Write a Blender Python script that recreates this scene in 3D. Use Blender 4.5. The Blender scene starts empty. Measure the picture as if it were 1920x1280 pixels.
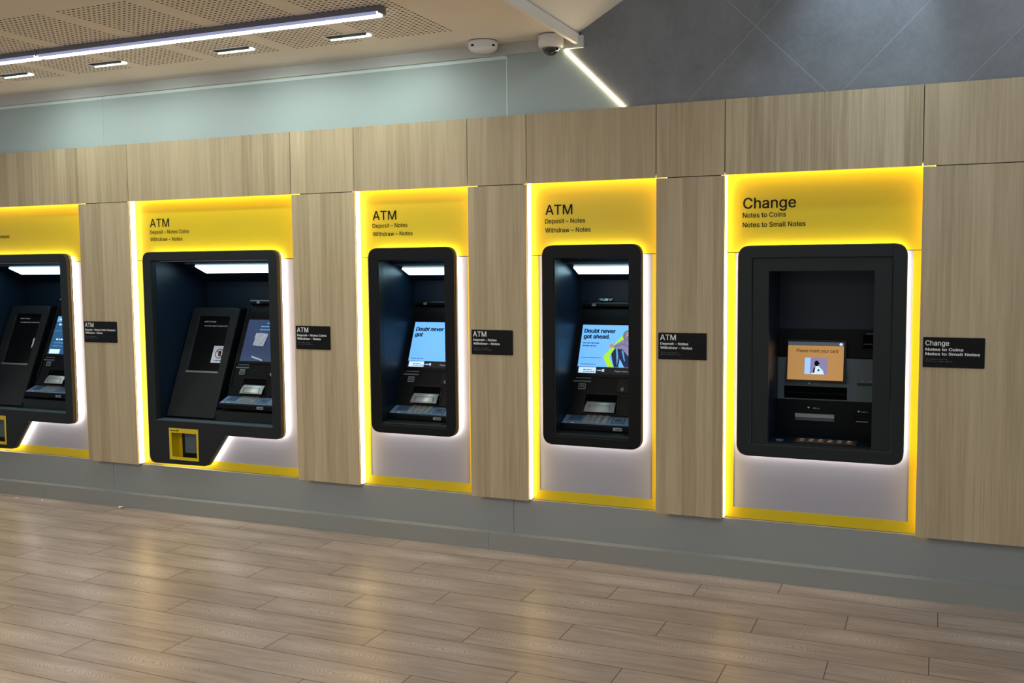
import bpy, bmesh, math, random, os
import numpy as np
from mathutils import Matrix, Vector
from mathutils.geometry import delaunay_2d_cdt
random.seed(7)
SC = bpy.context.scene
COL = SC.collection

# ------------------------------------------------------------------ camera, world, exposure
F_PX = 1850.0
cam_data = bpy.data.cameras.new('camera')
cam_data.sensor_fit = 'HORIZONTAL'; cam_data.sensor_width = 36.0
cam_data.lens = F_PX / 1920.0 * 36.0
cam_data.clip_start = 0.05; cam_data.clip_end = 60
cam = bpy.data.objects.new('camera', cam_data); COL.objects.link(cam)
yaw, pitch, roll = math.radians(23.4197471), math.radians(-4.38552776), math.radians(-0.53244721)
fwd = Vector((-math.sin(yaw)*math.cos(pitch), math.cos(yaw)*math.cos(pitch), math.sin(pitch)))
rt = Vector((math.cos(yaw), math.sin(yaw), 0)); up = rt.cross(fwd)
r2 = rt*math.cos(roll)+up*math.sin(roll); u2 = -rt*math.sin(roll)+up*math.cos(roll)
cam.matrix_world = Matrix(((r2.x, u2.x, -fwd.x, 0.0), (r2.y, u2.y, -fwd.y, -4.8618),
                           (r2.z, u2.z, -fwd.z, 1.5550), (0, 0, 0, 1)))
SC.camera = cam

world = bpy.data.worlds.new('world'); SC.world = world; world.use_nodes = True
bg = world.node_tree.nodes['Background']
bg.inputs[0].default_value = (0.84, 0.92, 1.0, 1); bg.inputs[1].default_value = 0.50

def area(name, loc, target, sx, sy, power, color):
    l = bpy.data.lights.new(name, 'AREA'); l.shape = 'RECTANGLE'; l.size = sx; l.size_y = sy
    l.energy = power; l.color = color
    o = bpy.data.objects.new(name, l); COL.objects.link(o); o.location = loc
    d = Vector(target)-Vector(loc); o.rotation_euler = d.to_track_quat('-Z', 'Y').to_euler()
    return o
# the lobby's other ceiling lights, behind and left of the camera
area('ceiling_light_rear', (-3.9, -3.3, 2.68), (-3.9, -3.29, 0), 3.6, 0.25, 60, (1.0, 0.93, 0.84))
area('ceiling_light_entrance', (-3.0, -6.2, 2.68), (-3.0, -6.19, 0), 4.0, 0.4, 70, (1.0, 0.94, 0.86))

area('fill_light_right', (0.9, -3.4, 3.9), (0.4, -1.5, 0.8), 2.4, 0.3, 38, (0.88, 0.94, 1.0))  # added unseen fill lamp that brightens the right side
def downlight(name, loc, target, power, color, deg, blend):
    l = bpy.data.lights.new(name, 'SPOT'); l.energy = power; l.color = color
    l.spot_size = math.radians(deg); l.spot_blend = blend; l.shadow_soft_size = 0.04
    o = bpy.data.objects.new(name, l); COL.objects.link(o); o.location = loc
    o.rotation_euler = (Vector(target)-Vector(loc)).to_track_quat('-Z', 'Y').to_euler()
# two cool downlights high in the raised ceiling, washing the slate-blue cladding
downlight('slate_downlight', (-0.20, -0.42, 3.30), (-0.36, 0.03, 2.45), 40, (0.62, 0.82, 1.0), 62, 0.9)
downlight('slate_downlight', (0.60, -0.50, 3.60), (0.45, 0.03, 2.45), 30, (0.62, 0.82, 1.0), 70, 0.9)

SC.view_settings.view_transform = 'Standard'; SC.view_settings.look = 'None'
SC.view_settings.exposure = 0.0; SC.view_settings.gamma = 1.0
SC.view_settings.use_curve_mapping = False

# ------------------------------------------------------------------ material helpers
def lin(c):
    c = c/255.0
    return c/12.92 if c <= 0.04045 else ((c+0.055)/1.055)**2.4
def rgb(r, g, b): return (lin(r), lin(g), lin(b), 1.0)

class NT:
    def __init__(s, name):
        s.m = bpy.data.materials.new(name); s.m.use_nodes = True
        s.t = s.m.node_tree; s.b = s.t.nodes['Principled BSDF']
    def n(s, typ, **kw):
        nd = s.t.nodes.new(typ)
        for k, v in kw.items():
            setattr(nd, k, v)
        return nd
    def l(s, a, b): s.t.links.new(a, b)
    def setv(s, nd, i, v):
        if hasattr(v, 'is_linked') or hasattr(v, 'links'): s.l(v, nd.inputs[i])
        else: nd.inputs[i].default_value = v
    def math(s, op, a, b=0.0, c=None):
        nd = s.n('ShaderNodeMath', operation=op)
        s.setv(nd, 0, a); s.setv(nd, 1, b)
        if c is not None: s.setv(nd, 2, c)
        return nd.outputs[0]
    def mix(s, f, a, b, blend='MIX'):
        nd = s.n('ShaderNodeMix', data_type='RGBA', blend_type=blend)
        s.setv(nd, 0, f); s.setv(nd, 6, a); s.setv(nd, 7, b)
        return nd.outputs[2]
    def noise(s, vec, scale=1.0, detail=3.0, rough=0.5, dist=0.0):
        nd = s.n('ShaderNodeTexNoise'); s.l(vec, nd.inputs['Vector'])
        nd.inputs['Scale'].default_value = scale; nd.inputs['Detail'].default_value = detail
        nd.inputs['Roughness'].default_value = rough; nd.inputs['Distortion'].default_value = dist
        return nd.outputs['Fac']
    def pos(s):
        g = s.n('ShaderNodeNewGeometry'); sp = s.n('ShaderNodeSeparateXYZ'); s.l(g.outputs['Position'], sp.inputs[0])
        return g.outputs['Position'], sp.outputs[0], sp.outputs[1], sp.outputs[2]
    def comb(s, x, y, z):
        nd = s.n('ShaderNodeCombineXYZ'); s.setv(nd, 0, x); s.setv(nd, 1, y); s.setv(nd, 2, z); return nd.outputs[0]
    def ramp(s, f, lo, hi):
        nd = s.n('ShaderNodeMapRange'); s.setv(nd, 0, f); nd.inputs[1].default_value = lo; nd.inputs[2].default_value = hi
        return nd.outputs[0]

def mat(name, col, rough=0.5, metal=0.0, emit=0.0, ecol=None, spec=0.5, bump=0.0, bscale=200, coat=0.0):
    a = NT(name); b = a.b
    b.inputs['Base Color'].default_value = col; b.inputs['Roughness'].default_value = rough
    b.inputs['Metallic'].default_value = metal; b.inputs['Specular IOR Level'].default_value = spec
    b.inputs['Coat Weight'].default_value = coat
    if emit:
        b.inputs['Emission Color'].default_value = ecol or col; b.inputs['Emission Strength'].default_value = emit
    if bump:
        p = a.pos()[0]; f = a.noise(p, bscale, 3)
        bn = a.n('ShaderNodeBump'); bn.inputs['Strength'].default_value = bump; bn.inputs['Distance'].default_value = 0.002
        a.l(f, bn.inputs['Height']); a.l(bn.outputs[0], b.inputs['Normal'])
    else:
        p = a.pos()[0]; f = a.noise(p, 9, 3)
        rr = a.math('MULTIPLY_ADD', f, 0.04*min(1, rough*2), rough-0.02*min(1, rough*2))
        a.l(rr, b.inputs['Roughness'])
    return a.m

def wood_mat():
    a = NT('oak_laminate'); p, x, y, z = a.pos()
    oi = a.n('ShaderNodeObjectInfo')
    sp = a.n('ShaderNodeSeparateColor'); a.l(oi.outputs['Color'], sp.inputs[0])
    seed, tone, strength = sp.outputs[0], sp.outputs[1], sp.outputs[2]
    off = a.math('MULTIPLY', seed, 37.0)
    xs = a.math('ADD', x, off)
    v1 = a.comb(xs, a.math('MULTIPLY', y, 1.0), a.math('MULTIPLY', z, 0.012))
    f1 = a.noise(v1, 260, 4, 0.6)                      # fine straight grain
    v2 = a.comb(xs, 0.0, a.math('MULTIPLY', z, 0.03))
    f2 = a.noise(v2, 45, 3, 0.6)                       # broad streaks
    st = a.math('FLOOR', a.math('DIVIDE', xs, 0.078))
    wn = a.n('ShaderNodeTexWhiteNoise', noise_dimensions='1D'); a.l(st, wn.inputs['W'])
    v3 = a.comb(a.math('MULTIPLY', xs, 1.0), 0.0, a.math('MULTIPLY', z, 0.14))
    f3 = a.noise(v3, 700, 2, 0.5)                      # pores
    g = a.math('ADD', a.math('MULTIPLY', a.ramp(f1, .3, .7), 0.35), a.math('MULTIPLY', a.ramp(f2, .3, .7), 0.40))
    g = a.math('ADD', g, a.math('MULTIPLY', wn.outputs['Value'], 0.34))
    g = a.math('ADD', a.math('MULTIPLY', a.math('SUBTRACT', g, 0.5), a.math('MULTIPLY_ADD', strength, 0.9, 0.45)), 0.5)
    c = a.mix(g, rgb(146, 126, 93), rgb(200, 181, 145))
    c = a.mix(a.math('MULTIPLY', a.ramp(f3, .52, .75), 0.16), c, rgb(120, 96, 70))
    hs = a.n('ShaderNodeHueSaturation'); a.l(c, hs.inputs['Color'])
    a.l(a.math('MULTIPLY_ADD', tone, 0.5, 0.75), hs.inputs['Value'])
    hs.inputs['Saturation'].default_value = 0.95
    a.l(hs.outputs[0], a.b.inputs['Base Color'])
    a.b.inputs['Roughness'].default_value = 0.42; a.b.inputs['Specular IOR Level'].default_value = 0.35
    bn = a.n('ShaderNodeBump'); bn.inputs['Strength'].default_value = 0.12; bn.inputs['Distance'].default_value = 0.001
    a.l(f1, bn.inputs['Height']); a.l(bn.outputs[0], a.b.inputs['Normal'])
    return a.m

def floor_mat():
    a = NT('plank_floor_tile'); p, x, y, z = a.pos()
    PW, PL, ST = 0.1845, 1.057, 0.3625
    vy = a.math('DIVIDE', a.math('ADD', y, 0.5545), PW)
    row = a.math('FLOOR', vy); fy = a.math('FRACT', vy)
    ux = a.math('DIVIDE', a.math('SUBTRACT', a.math('ADD', x, 0.70), a.math('MULTIPLY', a.math('ADD', row, 1.0), ST)), PL)
    colm = a.math('FLOOR', ux); fx = a.math('FRACT', ux)
    wn = a.n('ShaderNodeTexWhiteNoise', noise_dimensions='3D'); a.l(a.comb(row, colm, 0.0), wn.inputs['Vector'])
    rnd = wn.outputs['Value']
    shift = a.math('MULTIPLY', rnd, 53.0)
    px = a.math('ADD', x, shift)
    v1 = a.comb(a.math('MULTIPLY', px, 0.05), y, shift)
    f1 = a.noise(v1, 95, 4, 0.6)
    v2 = a.comb(a.math('MULTIPLY', px, 0.12), y, shift)
    f2 = a.noise(v2, 22, 3, 0.6, 0.6)
    # cathedral figure: distorted waves in the heart of each plank
    wv = a.n('ShaderNodeTexWave', wave_type='RINGS', rings_direction='SPHERICAL')
    cx = a.math('MULTIPLY', a.math('SUBTRACT', fx, a.math('MULTIPLY_ADD', rnd, 0.6, 0.2)), 0.42)
    cy = a.math('MULTIPLY', a.math('SUBTRACT', fy, 0.5), 0.34)
    a.l(a.comb(cx, cy, shift), wv.inputs['Vector'])
    a.l(a.comb(cx, cy, 0.02), wv.inputs['Vector'])
    wv.inputs['Scale'].default_value = 46; wv.inputs['Distortion'].default_value = 5.5
    wv.inputs['Detail'].default_value = 3; wv.inputs['Detail Scale'].default_value = 2.6
    rad = a.math('SQRT', a.math('ADD', a.math('POWER', a.math('ABSOLUTE', cx), 2.0), a.math('POWER', a.math('ABSOLUTE', cy), 2.0)))
    heart = a.math('SUBTRACT', 1.0, a.ramp(rad, 0.04, 0.15))
    g = a.math('ADD', a.math('MULTIPLY', a.ramp(f1, .3, .7), 0.5), a.math('MULTIPLY', a.ramp(f2, .3, .7), 0.5))
    c = a.mix(g, rgb(128, 110, 95), rgb(178, 159, 140))
    c = a.mix(a.math('MULTIPLY', a.math('MULTIPLY', a.ramp(wv.outputs['Fac'], .55, .95), heart), 0.6), c, rgb(222, 208, 190))
    hs = a.n('ShaderNodeHueSaturation'); a.l(c, hs.inputs['Color'])
    a.l(a.math('MULTIPLY_ADD', rnd, 0.12, 0.92), hs.inputs['Value']); hs.inputs['Saturation'].default_value = 0.82
    # dirt specks
    f4 = a.noise(p, 14, 5, 0.75)
    c2 = a.mix(a.math('MULTIPLY', a.ramp(f4, .70, .78), 0.5), hs.outputs[0], rgb(70, 58, 48))
    gy = a.math('MULTIPLY', a.math('MINIMUM', fy, a.math('SUBTRACT', 1.0, fy)), PW)
    gx = a.math('MULTIPLY', a.math('MINIMUM', fx, a.math('SUBTRACT', 1.0, fx)), PL)
    gr = a.math('LESS_THAN', a.math('MINIMUM', gy, gx), 0.0017)
    c3 = a.mix(gr, c2, rgb(74, 60, 48))
    a.l(c3, a.b.inputs['Base Color'])
    rg = a.math('MULTIPLY_ADD', a.ramp(f1, .3, .7), 0.10, 0.30)
    a.l(a.math('ADD', rg, a.math('MULTIPLY', gr, 0.4)), a.b.inputs['Roughness'])
    a.b.inputs['Specular IOR Level'].default_value = 0.5
    bn = a.n('ShaderNodeBump'); bn.inputs['Strength'].default_value = 0.25; bn.inputs['Distance'].default_value = 0.0015
    a.l(a.math('SUBTRACT', f1, gr), bn.inputs['Height']); a.l(bn.outputs[0], a.b.inputs['Normal'])
    return a.m

def ceiling_mat():
    a = NT('perforated_ceiling'); p, x, y, z = a.pos()
    q = 0.0304
    xr = a.math('DIVIDE', a.math('SUBTRACT', -2.250, x), 0.524)
    inx = a.math('MULTIPLY', a.math('FRACT', xr), 0.524)
    okx = a.math('MULTIPLY', a.math('LESS_THAN', inx, 14*q), a.math('GREATER_THAN', xr, 0.0))
    yy = a.math('SUBTRACT', -0.352, y)
    oky = a.math('MULTIPLY', a.math('GREATER_THAN', yy, 0.0), a.math('LESS_THAN', yy, 37*q))
    hx = a.math('SUBTRACT', a.math('FRACT', a.math('DIVIDE', inx, q)), 0.5)
    hy = a.math('SUBTRACT', a.math('FRACT', a.math('DIVIDE', yy, q)), 0.5)
    d = a.math('SQRT', a.math('ADD', a.math('MULTIPLY', hx, hx), a.math('MULTIPLY', hy, hy)))
    hole = a.math('MULTIPLY', a.math('LESS_THAN', d, 0.25), a.math('MULTIPLY', okx, oky))
    f = a.noise(p, 3, 3)
    base = a.mix(f, rgb(222, 212, 198), rgb(229, 220, 207))
    c = a.mix(hole, base, rgb(58, 48, 42))
    a.l(c, a.b.inputs['Base Color']); a.b.inputs['Roughness'].default_value = 0.75
    a.b.inputs['Specular IOR Level'].default_value = 0.25
    return a.m

def slate_mat():
    a = NT('slate_blue_panel'); p, x, y, z = a.pos()
    s = a.math('ADD', x, z); d = a.math('SUBTRACT', x, z)
    def near(v, c0, w):
        return a.math('LESS_THAN', a.math('ABSOLUTE', a.math('SUBTRACT', v, c0)), w)
    L = near(s, 1.853, 0.003)
    for c0 in (-3.518, -2.785, -2.26):
        L = a.math('MAXIMUM', L, near(d, c0, 0.0025))
    f = a.noise(p, 3.0, 5, 0.65, 0.6); f2 = a.noise(p, 40, 4, 0.7)
    c = a.mix(a.ramp(f, .3, .7), rgb(102, 104, 106), rgb(122, 124, 126))
    c = a.mix(a.math('MULTIPLY', a.ramp(f2, .4, .7), 0.25), c, rgb(132, 138, 144))
    c = a.mix(a.math('MULTIPLY', L, 0.35), c, rgb(165, 172, 178))
    a.l(c, a.b.inputs['Base Color'])
    a.l(a.math('MULTIPLY_ADD', a.ramp(f, .3, .7), 0.12, 0.36), a.b.inputs['Roughness'])
    bn = a.n('ShaderNodeBump'); bn.inputs['Strength'].default_value = 0.2; bn.inputs['Distance'].default_value = 0.002
    a.l(f2, bn.inputs['Height']); a.l(bn.outputs[0], a.b.inputs['Normal'])
    return a.m

M = {}
M['wood'] = wood_mat(); M['floor'] = floor_mat(); M['ceiling'] = ceiling_mat(); M['slate'] = slate_mat()
M['core'] = mat('dark_batten', rgb(46, 38, 30), 0.8)
M['kick'] = mat('grey_satin_laminate', rgb(140, 143, 141), 0.34)
M['base'] = mat('grey_plinth', rgb(138, 139, 134), 0.36)
M['glass'] = mat('back_painted_glass', rgb(162, 176, 173), 0.46)
M['glass_edge'] = mat('polished_glass_edge', rgb(214, 228, 222), 0.32)  # colour lightened for the reflection along the top bevel
M['white'] = mat('white_paint', rgb(230, 224, 215), 0.6)
M['cornice'] = mat('shaded_ceiling_paint', rgb(186, 186, 180), 0.6)  # ceiling paint greyed to carry the shade on the cornice
M['yellow'] = mat('yellow_acrylic', rgb(208, 182, 18), 0.34)
M['pale'] = mat('pale_grey_panel', rgb(160, 160, 170), 0.42, bump=0.05, bscale=90)
M['charcoal'] = mat('charcoal_powder_coat', rgb(29, 33, 34), 0.42, spec=0.25, bump=0.03, bscale=900)
M['black'] = mat('black_powder_coat', rgb(14, 16, 17), 0.42, spec=0.18, bump=0.03, bscale=900)
M['navy'] = mat('dark_blue_lining', rgb(11, 27, 42), 0.38, spec=0.35)
M['console'] = mat('black_console_plastic', rgb(11, 14, 17), 0.40, spec=0.14)
M['plate'] = mat('dark_grey_plate', rgb(78, 92, 99), 0.42)
M['gloss'] = mat('glossy_black', rgb(7, 8, 10), 0.30, spec=0.25)
M['slot'] = mat('slot_black', rgb(4, 4, 5), 0.8, spec=0.05)
M['chrome'] = mat('brushed_chrome', rgb(190, 194, 192), 0.45, metal=0.4)
M['silver'] = mat('grey_silver', rgb(150, 156, 158), 0.35, metal=0.7)
M['keyblue'] = mat('keypad_deck', rgb(96, 120, 146), 0.34)
M['keys'] = mat('metal_keys', rgb(170, 178, 180), 0.30, metal=0.6)
M['bronze_glint'] = mat('bronze_and_edge_glint', rgb(120, 104, 78), 0.30, metal=0.3)  # bronze of the keys; on the fascia edge, painted LED reflection
M['text_dark'] = mat('dark_vinyl', rgb(14, 14, 11), 0.6, spec=0.15)
M['tray'] = mat('blue_grey_tray', rgb(58, 76, 98), 0.36)
M['text_white'] = mat('white_vinyl', rgb(232, 232, 228), 0.5)
M['text_grey'] = mat('grey_print', rgb(140, 146, 150), 0.5)
M['braille'] = mat('braille_dots', rgb(120, 120, 118), 0.5)
M['sign'] = mat('black_sign_plate', rgb(13, 14, 15), 0.42, spec=0.18)
M['paper'] = mat('white_paper', rgb(226, 226, 222), 0.8)
M['receipt'] = mat('thermal_receipt', rgb(196, 202, 214), 0.7)
M['foil'] = mat('crumpled_film', rgb(150, 165, 175), 0.25, metal=0.4)
M['red'] = mat('sign_red', rgb(110, 30, 34), 0.6)
M['blue_ink'] = mat('sign_blue', rgb(70, 90, 130), 0.6)
M['green_led'] = mat('green_slot', rgb(20, 66, 28), 0.5, spec=0.2)
M['copper'] = mat('worn_bronze', rgb(96, 72, 60), 0.38, metal=0.5)
M['alu'] = mat('grey_aluminium', rgb(120, 122, 130), 0.40, metal=0.3)
M['device_white'] = mat('white_device_plastic', rgb(222, 222, 220), 0.45)
M['dome'] = mat('smoked_dome', rgb(6, 6, 8), 0.05, coat=1.0)
def emit(name, c, s): return mat(name, c, 0.6, emit=s, ecol=c)
M['led_side'] = emit('led_warm_white', (1.0, 0.72, 0.32, 1), 7.0)
M['led_top'] = emit('led_warm_yellow', (1.0, 0.72, 0.24, 1), 6.0)
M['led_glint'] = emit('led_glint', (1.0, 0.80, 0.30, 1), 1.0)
M['led_halo'] = emit('led_neutral_white', (1.0, 0.90, 0.82, 1), 24.0)
M['led_diag'] = emit('led_line_white', (1.0, 0.82, 0.52, 1), 34.0)
M['tube'] = emit('cool_diffuser', (0.88, 0.94, 1.0, 1), 9.0)
M['tube_side'] = emit('cool_diffuser_side', (0.40, 0.44, 0.72, 1), 0.5)
M['slotlight'] = emit('slot_glow', (0.86, 1.0, 0.95, 1), 7.0)
M['alcove'] = emit('alcove_panel', (0.50, 0.84, 1.0, 1), 6.0)
M['scr_blue'] = emit('screen_light_blue', rgb(108, 174, 236), 0.95)
M['scr_navy'] = emit('screen_navy', rgb(40, 54, 86), 0.6)
M['scr_mid'] = emit('screen_mid_blue', rgb(34, 78, 116), 0.8)
M['scr_cyan'] = emit('screen_cyan', rgb(88, 150, 190), 0.9)
M['scr_white'] = emit('screen_white', rgb(190, 218, 246), 0.95)
M['scr_black'] = emit('screen_black', rgb(12, 14, 18), 0.6)
M['scr_lime'] = emit('screen_lime', rgb(160, 214, 44), 0.95)
M['scr_orange'] = emit('screen_amber', rgb(184, 136, 78), 0.7)
M['scr_bar'] = emit('screen_grey_bar', rgb(70, 78, 84), 0.8)
M['scr_lilac'] = emit('screen_lilac', rgb(128, 120, 160), 0.9)
M['scr_denim'] = emit('screen_denim', rgb(22, 34, 72), 0.8)
M['scr_skin'] = emit('screen_skin', rgb(170, 132, 120), 0.9)
M['scr_hair'] = emit('screen_hair', rgb(104, 108, 130), 0.9)
M['scr_ice'] = emit('screen_ice_blue', rgb(150, 190, 255), 0.95)

# ------------------------------------------------------------------ geometry helpers
def frame(o, u, v):
    u = Vector(u).normalized(); v = Vector(v).normalized(); n = u.cross(v)
    return Matrix(((u.x, v.x, n.x, o[0]), (u.y, v.y, n.y, o[1]), (u.z, v.z, n.z, o[2]), (0, 0, 0, 1)))
def wallframe(y): return frame((0, y, 0), (1, 0, 0), (0, 0, 1))    # local (x, z, towards the viewer)
FLOORF = Matrix.Identity(4)
ROOTLOC = {}
def thing(name, label, cat, loc, group=None, kind=None):
    o = bpy.data.objects.new(name, None); COL.objects.link(o); o.empty_display_size = 0.05
    o.location = loc; ROOTLOC[o.name] = Vector(loc)
    if label: o['label'] = label
    if cat: o['category'] = cat
    if group: o['group'] = group
    if kind: o['kind'] = kind
    return o
def link(name, bm, m, parent=None, label=None, smooth=False, bevel=0.0):
    if bevel:
        ed = [e for e in bm.edges if len(e.link_faces) == 2 and e.calc_face_angle(0) > 0.6]
        bmesh.ops.bevel(bm, geom=ed, offset=bevel, segments=2, affect='EDGES', profile=0.5)
    bmesh.ops.recalc_face_normals(bm, faces=bm.faces)
    me = bpy.data.meshes.new(name); bm.to_mesh(me); bm.free()
    return link_mesh(name, me, m, parent, label, smooth)
def link_mesh(name, me, m, parent=None, label=None, smooth=False):
    o = bpy.data.objects.new(name, me); COL.objects.link(o)
    ms = m if isinstance(m, (list, tuple)) else [m]
    if len(me.materials): me.materials.clear()
    for k in ms: me.materials.append(k)
    L = Vector((0, 0, 0))
    if parent is not None:
        L = ROOTLOC[parent.name]; o.parent = parent
    me.transform(Matrix.Translation(-L)); ROOTLOC[o.name] = L
    if smooth:
        for p in me.polygons: p.use_smooth = True
    if label: o['label'] = label
    return o
def solo(o, label, cat, group=None, loc=None):
    """a top-level thing that is one mesh: its origin goes to its base"""
    if loc is not None:
        o.data.transform(Matrix.Translation(-Vector(loc))); o.location = loc; ROOTLOC[o.name] = Vector(loc)
    o['label'] = label; o['category'] = cat
    if group: o['group'] = group
    return o
def box(bm, x0, x1, y0, y1, z0, z1, mtx=None, mi=0):
    vs = [bm.verts.new((x, y, z)) for x in (x0, x1) for y in (y0, y1) for z in (z0, z1)]
    if mtx is not None:
        for v in vs: v.co = mtx @ v.co
    for f in ((0, 1, 3, 2), (4, 6, 7, 5), (0, 4, 5, 1), (2, 3, 7, 6), (0, 2, 6, 4), (1, 5, 7, 3)):
        fc = bm.faces.new([vs[i] for i in f]); fc.material_index = mi
    return bm
def B(*args, **kw): return box(bmesh.new(), *args, **kw)
def prism(bm, pts, w0, w1, mtx, mi=0):
    a = [bm.verts.new(mtx @ Vector((p[0], p[1], w0))) for p in pts]
    b = [bm.verts.new(mtx @ Vector((p[0], p[1], w1))) for p in pts]
    n = len(pts)
    bm.faces.new(a).material_index = mi; bm.faces.new(b).material_index = mi
    for i in range(n):
        bm.faces.new((a[i], a[(i+1) % n], b[(i+1) % n], b[i])).material_index = mi
    return bm
def rrect(x0, x1, z0, z1, r, seg=6):
    return rpoly([(x0, z0), (x1, z0), (x1, z1), (x0, z1)], [r]*4, seg)
def rpoly(pts, rad, seg=6):
    """polygon with rounded corners"""
    out = []; n = len(pts)
    for i in range(n):
        p = Vector(pts[i]); a = Vector(pts[i-1]); b = Vector(pts[(i+1) % n]); r = rad[i]
        if r <= 0: out.append((p.x, p.y)); continue
        d1 = (a-p).normalized(); d2 = (b-p).normalized()
        ang = math.acos(max(-1, min(1, d1.dot(d2))))
        t = min(r/math.tan(ang/2), 0.45*(a-p).length, 0.45*(b-p).length)
        for k in range(seg+1):
            s = k/seg; q0 = p+d1*t*(1-s); q1 = p+d2*t*s
            q = q0*(1-s)+q1*s if False else (p+d1*t)*(1-s)**2+p*2*s*(1-s)+(p+d2*t)*s**2
            out.append((q.x, q.y))
    return out
def inset(pts, d):
    n = len(pts); area2 = sum(pts[i][0]*pts[(i+1) % n][1]-pts[(i+1) % n][0]*pts[i][1] for i in range(n))
    sg = 1 if area2 > 0 else -1; out = []
    for i in range(n):
        a, p, b = Vector(pts[i-1]), Vector(pts[i]), Vector(pts[(i+1) % n])
        e1 = (p-a).normalized(); e2 = (b-p).normalized()
        n1 = Vector((-e1.y, e1.x))*sg; n2 = Vector((-e2.y, e2.x))*sg
        m = (n1+n2); m = m/max(0.2, m.dot(n1)) if m.length > 1e-6 else n1
        q = p+m*d; out.append((q.x, q.y))
    return out
def plate_mesh(outer, holes, w0, w1, mtx, bevel=0.0):
    cu = bpy.data.curves.new('tmp', 'CURVE'); cu.dimensions = '2D'; cu.fill_mode = 'BOTH'
    for loop in [outer]+list(holes):
        sp = cu.splines.new('POLY'); sp.points.add(len(loop)-1)
        for i, p in enumerate(loop): sp.points[i].co = (p[0], p[1], 0, 1)
        sp.use_cyclic_u = True
    cu.extrude = max(1e-5, (w1-w0)/2-bevel); cu.bevel_depth = bevel; cu.bevel_resolution = 2
    if bevel: cu.offset = -bevel
    ob = bpy.data.objects.new('tmp', cu); COL.objects.link(ob)
    me = bpy.data.meshes.new_from_object(ob.evaluated_get(bpy.context.evaluated_depsgraph_get()))
    bpy.data.objects.remove(ob); bpy.data.curves.remove(cu)
    me.transform(mtx @ Matrix.Translation((0, 0, (w0+w1)/2)))
    bm = bmesh.new(); bm.from_mesh(me); bmesh.ops.remove_doubles(bm, verts=bm.verts, dist=1e-5)
    bmesh.ops.recalc_face_normals(bm, faces=bm.faces); bm.to_mesh(me); bm.free()
    return me
def plate(name, outer, holes, w0, w1, mtx, m, parent, bevel=0.0, label=None):
    return link_mesh(name, plate_mesh(outer, holes, w0, w1, mtx, bevel), m, parent, label)
def tube(bm, pts, r, seg=8, mi=0):
    pts = [Vector(p) for p in pts]; rings = []
    for i, p in enumerate(pts):
        d = (pts[min(i+1, len(pts)-1)]-pts[max(i-1, 0)]).normalized()
        a = d.orthogonal().normalized(); b = d.cross(a)
        rings.append([bm.verts.new(p+(a*math.cos(t)+b*math.sin(t))*r) for t in [2*math.pi*k/seg for k in range(seg)]])
    for i in range(len(rings)-1):
        for k in range(seg):
            bm.faces.new((rings[i][k], rings[i][(k+1) % seg], rings[i+1][(k+1) % seg], rings[i+1][k])).material_index = mi
    bm.faces.new(rings[0]).material_index = mi; bm.faces.new(rings[-1]).material_index = mi
    return bm
def lathe(bm, prof, c, seg=32, mi=0):
    rings = []
    for r, z in prof:
        rings.append([bm.verts.new((c[0]+r*math.cos(2*math.pi*k/seg), c[1]+r*math.sin(2*math.pi*k/seg), c[2]+z)) for k in range(seg)])
    for i in range(len(rings)-1):
        for k in range(seg):
            bm.faces.new((rings[i][k], rings[i][(k+1) % seg], rings[i+1][(k+1) % seg], rings[i+1][k])).material_index = mi
    bm.faces.new(rings[0]).material_index = mi; bm.faces.new(rings[-1]).material_index = mi
    return bm

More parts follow.
